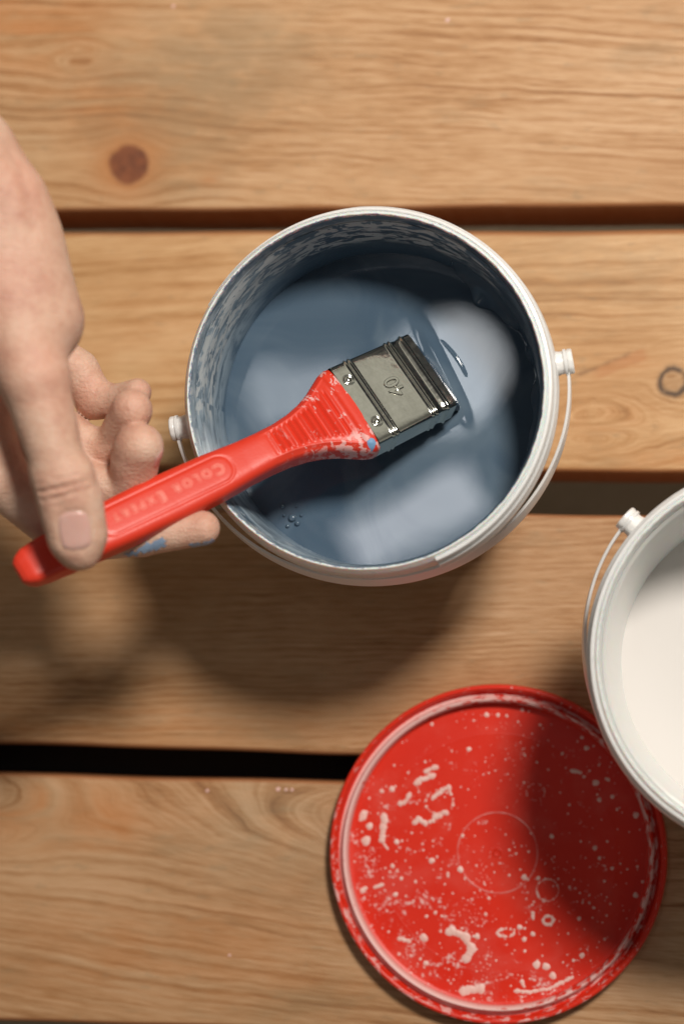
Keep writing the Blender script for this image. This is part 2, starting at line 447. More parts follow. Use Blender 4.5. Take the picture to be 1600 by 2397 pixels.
H = 13.0
def wall_r(z): return 6.22+0.065*z        # inner radius of the body
def bucket(name, centre, knob_deg, blue, label, group, b0, b1):
    t = empty(name, centre, label, 'bucket', group); t.scale = (1.033, 1.033, 1.0)
    inner_top = 7.16
    inner = [(0.0, 0.22), (5.9, 0.22), (6.08, 0.32), (wall_r(0.6), 0.6)]
    inner += [(wall_r(z), z) for z in np.linspace(1.2, 11.9, 16)]
    inner += [(wall_r(12.1)+0.10, 12.15), (7.10, 12.35), (7.18, 12.86)]
    vi, fi = lathe(inner, 180)
    o = fix_normals(mesh_obj('inner_wall', vi, fi, wall_material(name+'_wall', blue), t))
    for pl in o.data.polygons: pass
    # body outside
    outer = [(7.08, 12.2), (wall_r(12)+0.16, 12.0)]+[(wall_r(z)+0.16, z) for z in np.linspace(11.5, 0.5, 10)]+[(6.25, 0.15), (6.1, 0.0), (0.0, 0.0)]
    vo, fo = lathe(outer, 180)
    fix_normals(mesh_obj('outer_wall', vo, fo, outer_material(name+'_shell', srgb(150, 166, 184) if blue else srgb(214, 212, 208)), t))
    # rim: inner bead, flat ledge, outer bead with a skirt hanging down
    rnd = random.Random(5)
    rim = [(7.16, 12.55), (7.17, 12.88), (7.20, 12.97), (7.24, 13.0), (7.28, 12.97), (7.31, 12.90), (7.36, 12.80),
           (7.44, 12.66), (7.49, 12.42), (7.52, 12.0), (7.54, 11.65), (7.50, 11.52), (7.42, 11.52), (7.40, 11.75), (7.38, 12.3), (7.2, 12.40), (7.16, 12.55)]
    def wob(r, z, a):
        k = 0.012*math.sin(37*a+2)*math.sin(11*a)+0.008*math.sin(83*a)
        return (r-k, z) if r < 7.23 and z > 12.8 else (r, z)
    vr, fr = lathe(smooth_profile(rim, 1), 240, wob=wob)
    fix_normals(mesh_obj('rim', vr, fr, smeared(name+'_rim', blue), t))
    # tamper band: a stepped strip snapped round part of the rim
    a0 = math.radians(b0); a1 = math.radians(b1)
    band = [(7.36, 12.80), (7.40, 12.88), (7.50, 12.86), (7.55, 12.76), (7.56, 12.45), (7.60, 12.40), (7.66, 12.36), (7.68, 12.25), (7.69, 11.75),
            (7.72, 11.70), (7.74, 11.5), (7.70, 11.42), (7.56, 11.42), (7.56, 11.9), (7.52, 12.5), (7.42, 12.70), (7.36, 12.80)]
    tp = lambda r, z, a: (7.44+(r-7.44)*(0.05+0.95*min(1, (a1-a)/1.0)), z-0.10*(1-min(1, (a1-a)/1.0)))
    vb, fb = lathe(band, 120, a0, a1, wob=tp); m_ = len(band)
    fb += [tuple(range(m_-1)), tuple(120*m_+k for k in range(m_-1))[::-1]]
    shade_auto(mesh_obj('tamper_band', vb, fb, PLASTIC, t), 50)
    # knobs
    ka = math.radians(knob_deg); kz = 11.3
    for s, hx in ((0, 1.0), (1, 1.0)):
        a = ka+math.pi*s; c, sn = math.cos(a), math.sin(a)
        prof = [(0.0, 7.0), (0.50, 7.0), (0.50, 7.75), (0.47, 7.85), (0.46, 8.14), (0.50, 8.17), (0.515, 8.22), (0.51, 8.34), (0.47, 8.38), (0.3, 8.38), (0.26, 8.33), (0.0, 8.33)]
        vs, fs = lathe(prof, 28, wob=lambda r, z, a_: (r*(1+0.03*math.sin(9*a_)), z))
        vs = [(vz*c-vx*sn, vz*sn+vx*c, kz+vy) for (vx, vy, vz) in vs]
        shade_auto(mesh_obj('knob', vs, fs, PLASTIC, t), 40)
        # moulded wings round the knob
    # handle: half hoop strap, drooping below the knobs
    droop = math.radians(13)
    vs = []; fs = []; n_ = 110
    RH = 8.14
    for i in range(n_+1):
        u = i/n_; a = -math.pi*u                     # from the first knob round the lower side
        wdt = 0.26+0.20*math.sin(math.pi*u)**0.6     # strap height
        ex = 0.055
        hx, hy = RH*math.cos(a), RH*0.945*math.sin(a)
        for (dr, dz) in ((-ex, -wdt), (ex, -wdt), (ex+0.02, 0), (ex, wdt), (-ex, wdt), (-ex-0.02, 0)):
            rr = math.hypot(hx, hy); px_, py_ = hx*(1+dr/rr), hy*(1+dr/rr)
            Y = py_*math.cos(droop)+dz*math.sin(droop); Z = py_*math.sin(droop)+dz*math.cos(droop)
            X2 = px_*math.cos(ka)-Y*math.sin(ka); Y2 = px_*math.sin(ka)+Y*math.cos(ka)
            vs.append((X2, Y2, kz+Z))
    for i in range(n_):
        for k in range(6):
            k2 = (k+1) % 6; fs.append((i*6+k, i*6+k2, (i+1)*6+k2, (i+1)*6+k))
    fs += [tuple(range(6))[::-1], tuple(n_*6+k for k in range(6))]
    shade_auto(mesh_obj('handle', vs, fs, PLASTIC, t), 60)
    # eyes of the strap round the knobs
    for s in (0, 1):
        a = ka+math.pi*s; c, sn = math.cos(a), math.sin(a)
        prof = [(0.45, RH-0.12), (0.55, RH-0.12), (0.55, RH-0.01), (0.45, RH-0.01), (0.45, RH-0.12)]
        v2, f2 = lathe(prof, 24)
        v2 = [(vz*c-vx*sn, vz*sn+vx*c, kz+vy) for (vx, vy, vz) in v2]
        shade_auto(mesh_obj('handle_eye', v2, f2, PLASTIC, t), 40)
    return t
bc = at(852, 911, H); wc = at(1838, 1536, H)
BB = (bc[0], bc[1], 0.0); WB = (wc[0], wc[1], 0.0)
bucket('blue_bucket', BB, 8.0, True, 'round white plastic bucket of blue paint with the brush dipping into it', 'plastic paint buckets', -68, 150)
wb = bucket('white_bucket', WB, -43.0, False, 'round white plastic bucket of white paint cut off by the right edge, overlapping the lid', 'plastic paint buckets', 95, 330)
for o in bpy.data.objects:
    if o.name in ('blue_bucket', 'white_bucket'): pass

# ------------------------------------------------------------------ liquid paint
MND = at(1030, 868, ZP)[:2]-np.array(BB[:2])
def liquid(name, centre, zl, mat, label, ripple=1.0, blue=True):
    R = wall_r(zl)+0.03; nr, na = (230, 420) if blue else (60, 160)
    vs = []; fs = []
    for i in range(nr+1):
        r = R*(i/nr)
        for j in range(na):
            a = 2*math.pi*j/na; x_, y_ = r*math.cos(a), r*math.sin(a)
            h = 0.0005*math.sin(2.3*math.hypot(x_+1.5, y_+2.0))+0.0005*math.sin(1.3*x_-1.1*y_+1)
            h *= ripple*(1-(i/nr)**6)
            h += 0.0
            # paint pulled up round the bristles
            if blue:
                dx, dy = x_-MND[0], y_-MND[1]
                q1 = dx*0.9+dy*0.42; q2 = dy*0.9-dx*0.42      # along / across the brush
                h += 0.05*math.exp(-((q1/0.22)**2+(q2/1.9)**4))
                tt = (q2-0.2)/0.95
                if q1 > 0 and abs(tt) < 1: h += 0.018*(1-tt*tt)*math.exp(-((math.hypot(q1+3.4, q2)-4.15+0.10*tt)**2/0.0017))
            vs.append((x_, y_, h))
    for i in range(nr):
        for j in range(na):
            j2 = (j+1) % na; fs.append((i*na+j, (i+1)*na+j, (i+1)*na+j2, i*na+j2))
    o = mesh_obj(name, vs, fs, mat, loc=(centre[0], centre[1], zl)); o.scale = (1.033, 1.033, 1.0)
    bm = bmesh.new(); bm.from_mesh(o.data); bmesh.ops.remove_doubles(bm, verts=bm.verts, dist=1e-6)
    bmesh.ops.recalc_face_normals(bm, faces=bm.faces)
    if sum(f_.normal.z for f_ in bm.faces) < 0: bmesh.ops.reverse_faces(bm, faces=bm.faces)
    bm.to_mesh(o.data); bm.free()
    o.data.polygons.foreach_set('use_smooth', [True]*len(o.data.polygons))
    return o
m, p = material('blue_wet_paint', 0.02, 0.5); x, y, z = coords()
sw = noise(vec(x*0.25+noise(vec(x, y, 0), 0.12, 1)*3, y*0.25, 0), 1.0, 3, 0.5, 1.2)
setin(p, 'Base Color', mix(step(sw, 0.35, 0.7), srgb(72, 90, 107), srgb(92, 108, 122)))
p.inputs['IOR'].default_value = 1.5
BLUE_WET = m
bp = liquid('blue_paint', BB, ZP, m, '')
tag(bp, 'glossy blue paint filling the bucket under the brush', 'paint')
m, p = material('white_wet_paint', 0.15, 0.5, color=srgb(212, 207, 203))
wp = liquid('white_paint', WB, 4.6, m, '', 0.5, False)
tag(wp, 'smooth white paint low in the bucket at the right edge', 'paint')
# thick skin of paint clinging to the right-hand wall, its edge ragged
def paint_skin():
    rnd = random.Random(3); n_ = 150; a0, a1 = math.radians(-30), math.radians(62)
    vs = []; fs = []; prof = 7
    def wfun(u):
        w = 0.26+0.20*math.sin(7*u+1)+0.14*math.sin(17*u+2)+0.07*math.sin(39*u)
        w += 0.45*math.exp(-((u-0.83)/0.07)**2)+0.25*math.exp(-((u-0.52)/0.05)**2)
        return max(0.05, w)*min(1, u/0.12)*min(1, (1-u)/0.06)
    for i in range(n_+1):
        u = i/n_; a = a0+(a1-a0)*u; w = wfun(u)
        zt = 1.5+0.4*math.sin(9*u)
        pts = [(wall_r(ZP+zt)+0.02, zt), (wall_r(ZP+zt*0.6)-0.06, zt*0.55), (wall_r(ZP)-w*0.45, 0.42), (wall_r(ZP)-w*0.85, 0.24), (wall_r(ZP)-w, 0.10), (wall_r(ZP)-w*0.98, -0.02), (wall_r(ZP), -0.15)]
        for (r, z_) in pts: vs.append((r*math.cos(a), r*math.sin(a), z_))
    for i in range(n_):
        for k in range(prof-1): fs.append((i*prof+k, i*prof+k+1, (i+1)*prof+k+1, (i+1)*prof+k))
    return fix_normals(mesh_obj('paint_skin', vs, fs, BLUE_WET, bp))
paint_skin()
# bubbles
def bubbles():
    for (px, py, r) in ((668, 1178, .10), (690, 1204, .17), (702, 1216, .12), (680, 1222, .09), (672, 1198, .07), (711, 1198, .07), (700, 1178, .05)):
        c = at(px, py, ZP+0.05)-np.array([BB[0], BB[1], ZP])
        bm = bmesh.new(); bmesh.ops.create_uvsphere(bm, u_segments=14, v_segments=8, radius=r*CM)
        bm.verts.ensure_lookup_table()
        for v in bm.verts: v.co.z = max(v.co.z*0.8, -0.0005); v.co += Vector(c)*CM
        me = bpy.data.meshes.new('bubble'); bm.to_mesh(me); bm.free(); me.materials.append(BLUE_WET)
        me.polygons.foreach_set('use_smooth', [True]*len(me.polygons))
        o = bpy.data.objects.new('bubble', me); COL.objects.link(o); o.parent = bp
bubbles()

# ------------------------------------------------------------------ red lid
lc = at(1161, 1998, 0.9)
m, p = material('red_lid_plastic', 0.45, 0.35); x, y, z = coords()
r = xsqrt(x*x+y*y); th = X.op('ARCTAN2', y, x)
base = mix(noise(vec(x*.3, y*.3, 0), 1, 3), srgb(202, 34, 18), srgb(212, 48, 24))
lowl = step(x*-0.6+y*-0.8, -4.0, 6.5)
crust = noise(vec(th*14, r*6, 0), 1.0, 5, 0.7)
ringm = step(r, 6.82, 6.9)*(1-step(r, 7.25, 7.33))
leftm = step(x*-1.0+y*-0.25, -4.0, 5.0)
cr_ = step(crust+ringm*0.05+leftm*0.16, 0.50, 0.60)*ringm
outm = step(r, 7.3, 7.35)*step(crust+lowl*0.1, 0.62, 0.68)
sm1 = step(noise(vec(x*1.1, y*1.1, 5), 1.0, 5, 0.7, 0.4)+lowl*0.12, 0.645, 0.70)*step(noise(vec(x*5, y*5, 2), 1.0, 3, 0.7), 0.48, 0.6)*(1-step(r, 6.8, 6.9))
haze_ = step(noise(vec(x*.5, y*.5, 15), 1.0, 4)+lowl*0.08, 0.5, 0.75)
vd = voronoi(vec(x, y, 0), 2.6); vd2 = voronoi(vec(x, y, 0), 5.5)
dots = (1-step(vd, 0.07, 0.13))*step(noise(vec(x*.45, y*.45, 33), 1.0, 2), 0.45, 0.6)
dots2 = (1-step(vd2, 0.10, 0.18))*step(noise(vec(x*.6, y*.6, 43), 1.0, 2), 0.50, 0.6)
ring1 = xexp((r-1.83)*(r-1.83)*(-1/0.0007))*step(noise(vec(th*2, 0, 0), 1.0, 2), 0.3, 0.6)
cover = X.op('MAXIMUM', X.op('MAXIMUM', cr_*0.78, outm*0.6), X.op('MAXIMUM', sm1*0.75, dots*0.8))
cover = X.op('MAXIMUM', cover, X.op('MAXIMUM', dots2*0.55, ring1*0.45))
flat = 1-step(r, 6.75, 6.85)
col = mix(haze_*0.08*flat, base, srgb(224, 150, 140))
col = mix(cover, col, srgb(226, 196, 190))
setin(p, 'Base Color', col); setin(p, 'Roughness', 0.36+cover*0.2)
bump(p, cover*0.7+crust*0.3, 0.03, 0.5)
LID = m
lid = empty('bucket_lid', (lc[0], lc[1], 0), 'round red plastic bucket lid lying upside down, spattered with dried white paint', 'lid')
prof = [(0, 0.30), (0.10, 0.30), (0.12, 0.302), (0.16, 0.345), (0.20, 0.302), (0.22, 0.30), (1.0, 0.30), (1.77, 0.30), (1.80, 0.301), (1.82, 0.315), (1.84, 0.301), (1.87, 0.30), (3.5, 0.30), (5.39, 0.30), (5.41, 0.301), (5.43, 0.31), (5.45, 0.301), (5.47, 0.30), (6.70, 0.30), (6.74, 0.302), (6.84, 0.34), (6.89, 0.5), (6.90, 0.88),
        (6.96, 0.96), (7.04, 0.97), (7.10, 0.90), (7.14, 0.60), (7.20, 0.52), (7.32, 0.52), (7.38, 0.60), (7.42, 0.92), (7.50, 1.0), (7.60, 1.0), (7.67, 0.92), (7.70, 0.5), (7.72, 0.14), (7.69, 0.04), (7.60, 0.0), (0, 0.0)]
vl, fl = lathe(prof, 220)
shade_auto(mesh_obj('lid_shell', vl, fl, LID, lid), 50)
m, p = material('dried_white_paint', 0.5, 0.4); x, y, z = coords()
setin(p, 'Base Color', mix(noise(vec(x, y, z), 2.0, 3), srgb(232, 204, 196), srgb(216, 150, 138)))
DRIED = m
def blob_mesh(pts, rad, h, base_z=0.30, rng=None):
    """A low bead of dried paint that follows a polyline (local cm)."""
    vs = []; fs = []; n_ = 12
    P = []
    for a, b in zip(pts[:-1], pts[1:]):
        n_s = max(2, int(math.hypot(b[0]-a[0], b[1]-a[1])/(rad*0.7)))
        for k in range(n_s): P.append((a[0]+(b[0]-a[0])*k/n_s+rng.uniform(-.25, .25)*rad, a[1]+(b[1]-a[1])*k/n_s+rng.uniform(-.25, .25)*rad))
    P.append(pts[-1])
    off = 0
    for i, (cx_, cy_) in enumerate(P):
        rr = rad*(1+rng.uniform(-.35, .35)); ph = rng.uniform(0, 6)
        zz = base_z+0.0004*rng.random()
        ring0 = [(cx_+rr*(1+.15*math.sin(3*q/n_*6.283+ph))*math.cos(q/n_*6.283), cy_+rr*(1+.15*math.sin(2*q/n_*6.283+ph))*math.sin(q/n_*6.283), zz-0.02) for q in range(n_)]
        ring1 = [(cx_+(vx-cx_)*.75, cy_+(vy-cy_)*.75, zz+h*.7) for (vx, vy, _) in ring0]
        vs += ring0+ring1+[(cx_, cy_, zz+h)]
        for q in range(n_):
            q2 = (q+1) % n_
            fs.append((off+q, off+q2, off+n_+q2, off+n_+q)); fs.append((off+n_+q, off+n_+q2, off+2*n_))
        off += 2*n_+1
    return vs, fs
def lp(zx, zy):      # lid zoom pixel (1568 wide crop) -> lid-local cm
    q = at(760+zx*0.5357, 1560+zy*0.5357, 0.3); return (q[0]-lc[0], q[1]-lc[1])
def spatter():
    rng = random.Random(8)
    big = [([(262, 655), (255, 700), (248, 760)], 14), ([(245, 760), (275, 800)], 5), ([(560, 1160), (610, 1180), (640, 1230), (620, 1275)], 17), ([(545, 1165)], 26),
           ([(665, 1182)], 16), ([(920, 1300)], 20), ([(968, 1310)], 14), ([(795, 175)], 14), ([(708, 210)], 9), ([(755, 213)], 9), ([(860, 193)], 10),
           ([(468, 252)], 10), ([(626, 362)], 9), ([(390, 685), (410, 665), (440, 690)], 11), ([(460, 680), (505, 645), (530, 640)], 13), ([(550, 560), (540, 530), (510, 540), (470, 580)], 10),
           ([(400, 510), (430, 490), (470, 480)], 12), ([(485, 440), (440, 460)], 9), ([(330, 600), (355, 590), (370, 560)], 10), ([(155, 670), (180, 640)], 13), ([(195, 700)], 12), ([(180, 762)], 16),
           ([(465, 853)], 15), ([(488, 832)], 8), ([(602, 740)], 11), ([(292, 872)], 12), ([(332, 928)], 10), ([(175, 970), (165, 980)], 13), ([(310, 998)], 12), ([(215, 965), (255, 955)], 8),
           ([(595, 885)], 13), ([(870, 925)], 12), ([(930, 925)], 12), ([(430, 1188)], 15), ([(325, 1190), (370, 1205)], 8), ([(345, 1300), (340, 1325)], 15), ([(323, 1258)], 10),
           ([(445, 1300)], 18), ([(705, 1087)], 12), ([(482, 1078)], 11), ([(847, 1138)], 11), ([(905, 1172)], 12), ([(870, 1195)], 10), ([(1125, 1263)], 10), ([(992, 1355)], 13),
           ([(830, 1420), (900, 1425), (980, 1410), (1040, 1380), (1080, 1360)], 8), ([(640, 1380), (650, 1430), (690, 1470)], 20), ([(600, 1420), (680, 1410)], 16), ([(860, 1380), (870, 1400)], 8),
           ([(1075, 455), (1115, 465)], 8), ([(1185, 508)], 12), ([(1255, 570)], 9), ([(1200, 585)], 8), ([(1357, 655)], 13), ([(988, 742)], 9), ([(1178, 795)], 9), ([(1200, 840)], 12), ([(1253, 885)], 8),
           ([(1385, 940)], 9), ([(1358, 1000)], 10), ([(1340, 1080), (1370, 1060)], 7), ([(1175, 1055)], 8), ([(1107, 1105)], 9), ([(1140, 357)], 10), ([(1175, 350)], 7), ([(1122, 310)], 8),
           ([(1237, 495)], 8), ([(870, 508)], 8), ([(1275, 627)], 7), ([(1210, 1260), (1260, 1250)], 10), ([(250, 545)], 9), ([(295, 540)], 14), ([(315, 770)], 10), ([(905, 1075), (910, 1105)], 8)]
    for k in range(420):                   # fine flecks
        a = rng.uniform(0, 6.283); rr = 760*0.94*math.sqrt(rng.random())
        cx_, cy_ = 748+rr*math.cos(a), 812+rr*math.sin(a)
        if rng.random() < 0.15: cx_, cy_ = 748-abs(cx_-748)*.8, 812+abs(cy_-812)
        big.append(([(cx_, cy_)], rng.choice([2.5, 3, 3, 4, 5, 6])))
    for a in np.linspace(0, 6.283, 26):    # two small rings of paint
        big.append(([(972+48*math.cos(a), 978+48*math.sin(a))], rng.choice([4, 5, 3.5])))
        big.append(([(975+22*math.cos(a), 1110+18*math.sin(a))], rng.choice([5, 7])))
        if rng.random() < .7: big.append(([(790+36*math.cos(a), 1165+18*math.sin(a))], 6))
        if rng.random() < .7: big.append(([(920+40*math.cos(a), 550+36*math.sin(a))], 3))
        if rng.random() < .8: big.append(([(500+60*math.cos(a), 595+52*math.sin(a))], rng.choice([4, 7])))
    vs = []; fs = []
    for pts, rad in big:
        L = [lp(*q) for q in pts]
        if len(L) == 1: L = [L[0], (L[0][0]+0.01, L[0][1])]
        if any(math.hypot(*q) > 6.7 for q in L): continue
        rc = rad*1.12*0.5357/50.5
        if len(pts) == 1:
            v, f = blob_mesh([L[0], L[0]], rc, min(0.022, rc*.16), rng=rng); v = v[:25]; f = f[:24]
        else: v, f = blob_mesh(L, rc, min(0.024, rc*.16), rng=rng)
        o_ = len(vs); vs += v; fs += [tuple(i+o_ for i in q) for q in f]
    o = fix_normals(mesh_obj('dried_paint_spatter', vs, fs, DRIED, lid)); o['kind'] = 'stuff'
spatter()
rng = random.Random(4)           # old paint spots on the planks
for (sx_, sy_, sr_) in ((484, 1851, .07), (650, 1848, .08), (668, 1849, .06), (682, 1850, .07), (536, 2237, .07), (1046, 46, .09), (405, 14, .07)):
    c_ = at(sx_, sy_, 0)
    v_, f_ = blob_mesh([(c_[0], c_[1]), (c_[0]+.03, c_[1]+.01)], sr_, 0.02, base_z=0.0, rng=rng)
    fix_normals(mesh_obj('paint_spot', v_, f_, DRIED, table))

# ------------------------------------------------------------------ brush
# local frame: +u from handle towards bristles, v across, w up through the flat face; origin where handle meets ferrule
P_far = at(1003, 880, 8.8); P_end = at(42, 1342, 17.8)
ax = P_far-P_end; LEN = np.linalg.norm(ax); ax /= LEN
FER = 4.0
P0 = P_far-ax*FER
BACK = LEN-FER
up0 = np.array([0, 0, 1.0]); wv_ = up0-ax*np.dot(up0, ax); wv_ /= np.linalg.norm(wv_)
vv = np.cross(wv_, ax)                      # across, points up-image side
rollb = math.radians(8)
v2 = vv*math.cos(rollb)-wv_*math.sin(rollb); w2 = wv_*math.cos(rollb)+vv*math.sin(rollb)
brush = empty('paint_brush', P0, 'red handled flat brush with steel ferrule held over the blue paint', 'paint brush')
Mb = Matrix(((ax[0], v2[0], w2[0]), (ax[1], v2[1], w2[1]), (ax[2], v2[2], w2[2]))).to_4x4(); Mb.translation = Vector(P0*CM)
brush.matrix_world = Mb
hp = [(0.0, 2.12, .80), (0.25, 2.14, .82), (0.6, 2.02, .82), (1.0, 1.78, .80), (1.5, 1.48, .78), (2.1, 1.22, .76), (2.8, 1.02, .74), (3.6, .90, .73), (4.5, .87, .73), (5.5, .92, .68), (7.0, 1.04, .66),
      (9.0, 1.10, .66), (11.0, 1.08, .68), (13.0, 1.0, .70), (BACK-1.9, .93, .66), (BACK-1.0, .88, .60), (BACK-0.45, .80, .5), (BACK-0.15, .64, .36), (BACK, .46, .2)]
hb = np.array(hp)
def hw(b): return float(np.interp(b, hb[:, 0], hb[:, 1]))
def ht(b): return float(np.interp(b, hb[:, 0], hb[:, 2]))
def se(t, e_):
    c, s = math.cos(t), math.sin(t)
    return math.copysign(abs(c)**e_, c), math.copysign(abs(s)**e_, s)
def bow(b):  return 0.10*math.sin(math.pi*min(1, b/BACK))
def handle_mesh():
    nu, nv = 260, 96; vs = []; fs = []
    bs = [BACK*(1-(1-i/nu)**1.0) for i in range(nu+1)]
    bs = [b if b < BACK-0.6 else BACK-0.6+0.6*math.sin((b-(BACK-0.6))/0.6*math.pi/2) for b in bs]
    for b in bs:
        W_, T_ = hw(b), ht(b)
        for j in range(nv):
            t = 2*math.pi*j/nv; c, s = se(t, 0.52)
            v, w = c*W_, s*T_
            if s > 0:       # top face details
                dv = W_-abs(v)
                if 1.0 > 0:
                    # cross ribs on the shoulder, fading back into a loop
                    lim = 0.70*W_-0.06
                    if 0.75 < b < 4.3 and abs(v) < lim:
                        amp = 0.06*min(1, (lim-abs(v))/0.06)
                        w += amp*math.sin((b-0.75)/0.27*2*math.pi)*min(1, (4.3-b)/.3, (b-.75)/.1)
                    # panel groove for the lettering
                    pb, pl, pw = 9.3, 3.15, 0.62
                    q = math.hypot(max(abs(b-pb)-(pl-pw), 0), v)
                    w -= 0.045*math.exp(-((q-pw)/0.05)**2)
                    # raised line parallel to the ferrule edge and along the shoulders
                    if b < 4.6:
                        w += 0.045*math.exp(-((dv-0.26)/0.06)**2)*min(1, b/.5)*min(1, (4.6-b)/.8)
                    w += 0.05*math.exp(-((b-0.55)/0.05)**2)*(1 if dv > .25 else 0)
            else:
                pass
            if b < 5.5 and abs(s) < 0.75:  # fine serration along the shoulder flanks
                v += math.copysign(0.022*math.sin(b/0.22*2*math.pi)*min(1, (5.5-b)), v)
            vs.append((-b, v, w+bow(b)))
    for i in range(nu):
        for j in range(nv):
            j2 = (j+1) % nv; fs.append((i*nv+j, i*nv+j2, (i+1)*nv+j2, (i+1)*nv+j))
    fs.append(tuple(range(nv))[::-1]); fs.append(tuple(range(nu*nv, (nu+1)*nv)))
    return vs, fs
m, p = material('red_handle_plastic', 0.42, 0.5); x, y, z = coords()
n_a = noise(vec(x*2.2, y*1.3, z), 1.0, 5, 0.7, 0.5)
zone = step(x, -4.6, -3.0); edge = step(X.op('ABSOLUTE', y, 0), 0.3, 1.8)
blob = step(n_a+noise(vec(x*8, y*1.6, z), 1.0, 2)*0.25, 0.715, 0.74)*zone*step(noise(vec(x*.8, y*.8, 3), 1.0, 1), 0.42, 0.5)
lowedge = step(y*-1.0, 0.7, 1.4)*zone
blob = X.op('MAXIMUM', blob, step(noise(vec(x*3, y*3, z*3), 1.0, 3)+lowedge*0.12, 0.60, 0.64)*lowedge)
col = mix(noise(vec(x*.6, y*.6, z*.6), 1, 2), srgb(204, 46, 26), srgb(214, 60, 38))
pink = xexp((x-0.0)*(x-0.0)*-0.05)
col = mix(blob*0.75, col, srgb(222, 180, 176))
bl = xexp(((x+0.35)*(x+0.35)+(y+1.85)*(y+1.85))*-22.0)
col = mix(step(bl+noise(vec(x*4, y*4, z*4), 1, 2)*0.5, 0.62, 0.72), col, srgb(108, 146, 182))
setin(p, 'Base Color', col); scf = step(noise(vec(x*.7, y*2.5, z*2), 1.0, 5, 0.7), 0.5, 0.75)
setin(p, 'Roughness', 0.40+blob*0.15+scf*0.16)
bump(p, noise(vec(x*9, y*9, z*9), 1.0, 3)*0.5+blob, 0.025, 0.4)
REDH = m
vs, fs = handle_mesh(); shade_auto(mesh_obj('brush_handle', vs, fs, REDH, brush), 60)
# raised rib lines painted clean: smears of paint lying on the shoulder
m, p = material('steel_ferrule', 0.16, 0.5, 1.0); x, y, z = coords()
sc = noise(vec(x*1.2, y*6, z), 1.0, 4, 0.7)
setin(p, 'Base Color', mix(sc, srgb(206, 204, 190), srgb(226, 224, 214)))
setin(p, 'Roughness', 0.07+sc*0.12); bump(p, noise(vec(x*.9, y*.9, z), 1.0, 3), 0.06, 0.4)
STEEL = m
def ferrule():
    nu, nv = 170, 120; vs = []; fs = []
    for i in range(nu+1):
        u = -0.05+(FER+0.05)*i/nu
        g = 0
        for (c, s_, a_) in ((0.72, .05, .05), (0.92, .05, .05), (2.80, .05, .05), (3.0, .05, .05), (3.58, .055, .06)):
            g += a_*math.exp(-((u-c)/s_)**2)
        g -= 0.04*math.exp(-((u-3.3)/0.16)**2)
        W_, T_ = 2.06-0.02*u, 0.80-0.02*u
        for j in range(nv):
            t = 2*math.pi*j/nv; c, s = se(t, 0.20)
            gg = g
            w = s*(T_+gg)
            # embossed numerals sit in a very slightly pressed panel
            vs.append((u, c*(W_+gg), w))
    for i in range(nu):
        for j in range(nv):
            j2 = (j+1) % nv; fs.append((i*nv+j, (i+1)*nv+j, (i+1)*nv+j2, i*nv+j2))
    fs.append(tuple(nu*nv+j for j in range(nv)))
    return vs, fs
vs, fs = ferrule(); fo_ = shade_auto(mesh_obj('ferrule', vs, fs, STEEL, brush), 55)
for v_ in (-1.12, 1.12):
    pr = [(0, .85), (.07, .85), (.10, .83), (.12, .80), (.19, .80), (.22, .83), (.25, .83), (.28, .78)]
    v3, f3 = lathe(pr, 24)
    mesh_obj('rivet', [(a+0.36, b+v_, c+0.0) for a, b, c in v3], f3, STEEL, brush)
def text_mesh(name, body, size, ext, mat, origin, xdir, ydir, parent, sizes=None, bev=0.006, spacing=1.0, off=0.0):
    off = off*CM
    cu = bpy.data.curves.new(name, 'FONT'); cu.body = body; cu.size = size*CM; cu.extrude = ext*CM
    cu.bevel_depth = bev*CM; cu.bevel_resolution = 1; cu.offset = off; cu.align_x = 'CENTER'; cu.align_y = 'CENTER'; cu.space_character = spacing
    if sizes:
        cu.small_caps_scale = sizes
        for i, ch in enumerate(body):
            if ch.islower(): cu.body_format[i].use_small_caps = True
    o = bpy.data.objects.new(name, cu); COL.objects.link(o)
    dg = bpy.context.evaluated_depsgraph_get(); dg.update()
    me = bpy.data.meshes.new_from_object(o.evaluated_get(dg)); bpy.data.objects.remove(o)
    me.name = name; me.materials.clear(); me.materials.append(mat)
    o = bpy.data.objects.new(name, me); COL.objects.link(o); o.parent = parent
    xd, yd = Vector(xdir).normalized(), Vector(ydir).normalized(); zd = xd.cross(yd)
    mm = Matrix((xd, yd, zd)).transposed().to_4x4(); mm.translation = Vector(origin)*CM
    o.matrix_local = mm
    return o
text_mesh('embossed_number', '40', 0.95, 0.03, STEEL, (2.0, -0.05, 0.765), (0, 1, 0), (-1, 0, 0), brush, bev=0.025, spacing=1.0)
m, p = material('worn_lettering', 0.45, 0.4, color=srgb(236, 142, 122)); LET = m
ltr = text_mesh('lettering', 'Color Expert', 0.64, 0.012, LET, (-9.2, 0.02, 0.852), (-1, 0, 0), (0, -1, 0), brush, sizes=0.78, bev=0.004, spacing=1.34, off=-0.010)
MI = ltr.matrix_local.copy()
for v in ltr.data.vertices:   # follow the handle's crown
    q = MI @ v.co; b_ = -q.x/CM; W_, T_ = hw(b_), ht(b_)
    sv = (1-min(.99, abs(q.y/CM)/W_)**(2/0.52))**(0.52/2)*T_+bow(b_)
    q.z = (sv+0.012)*CM+(q.z-0.852*CM)*0.6
    v.co = MI.inverted() @ q
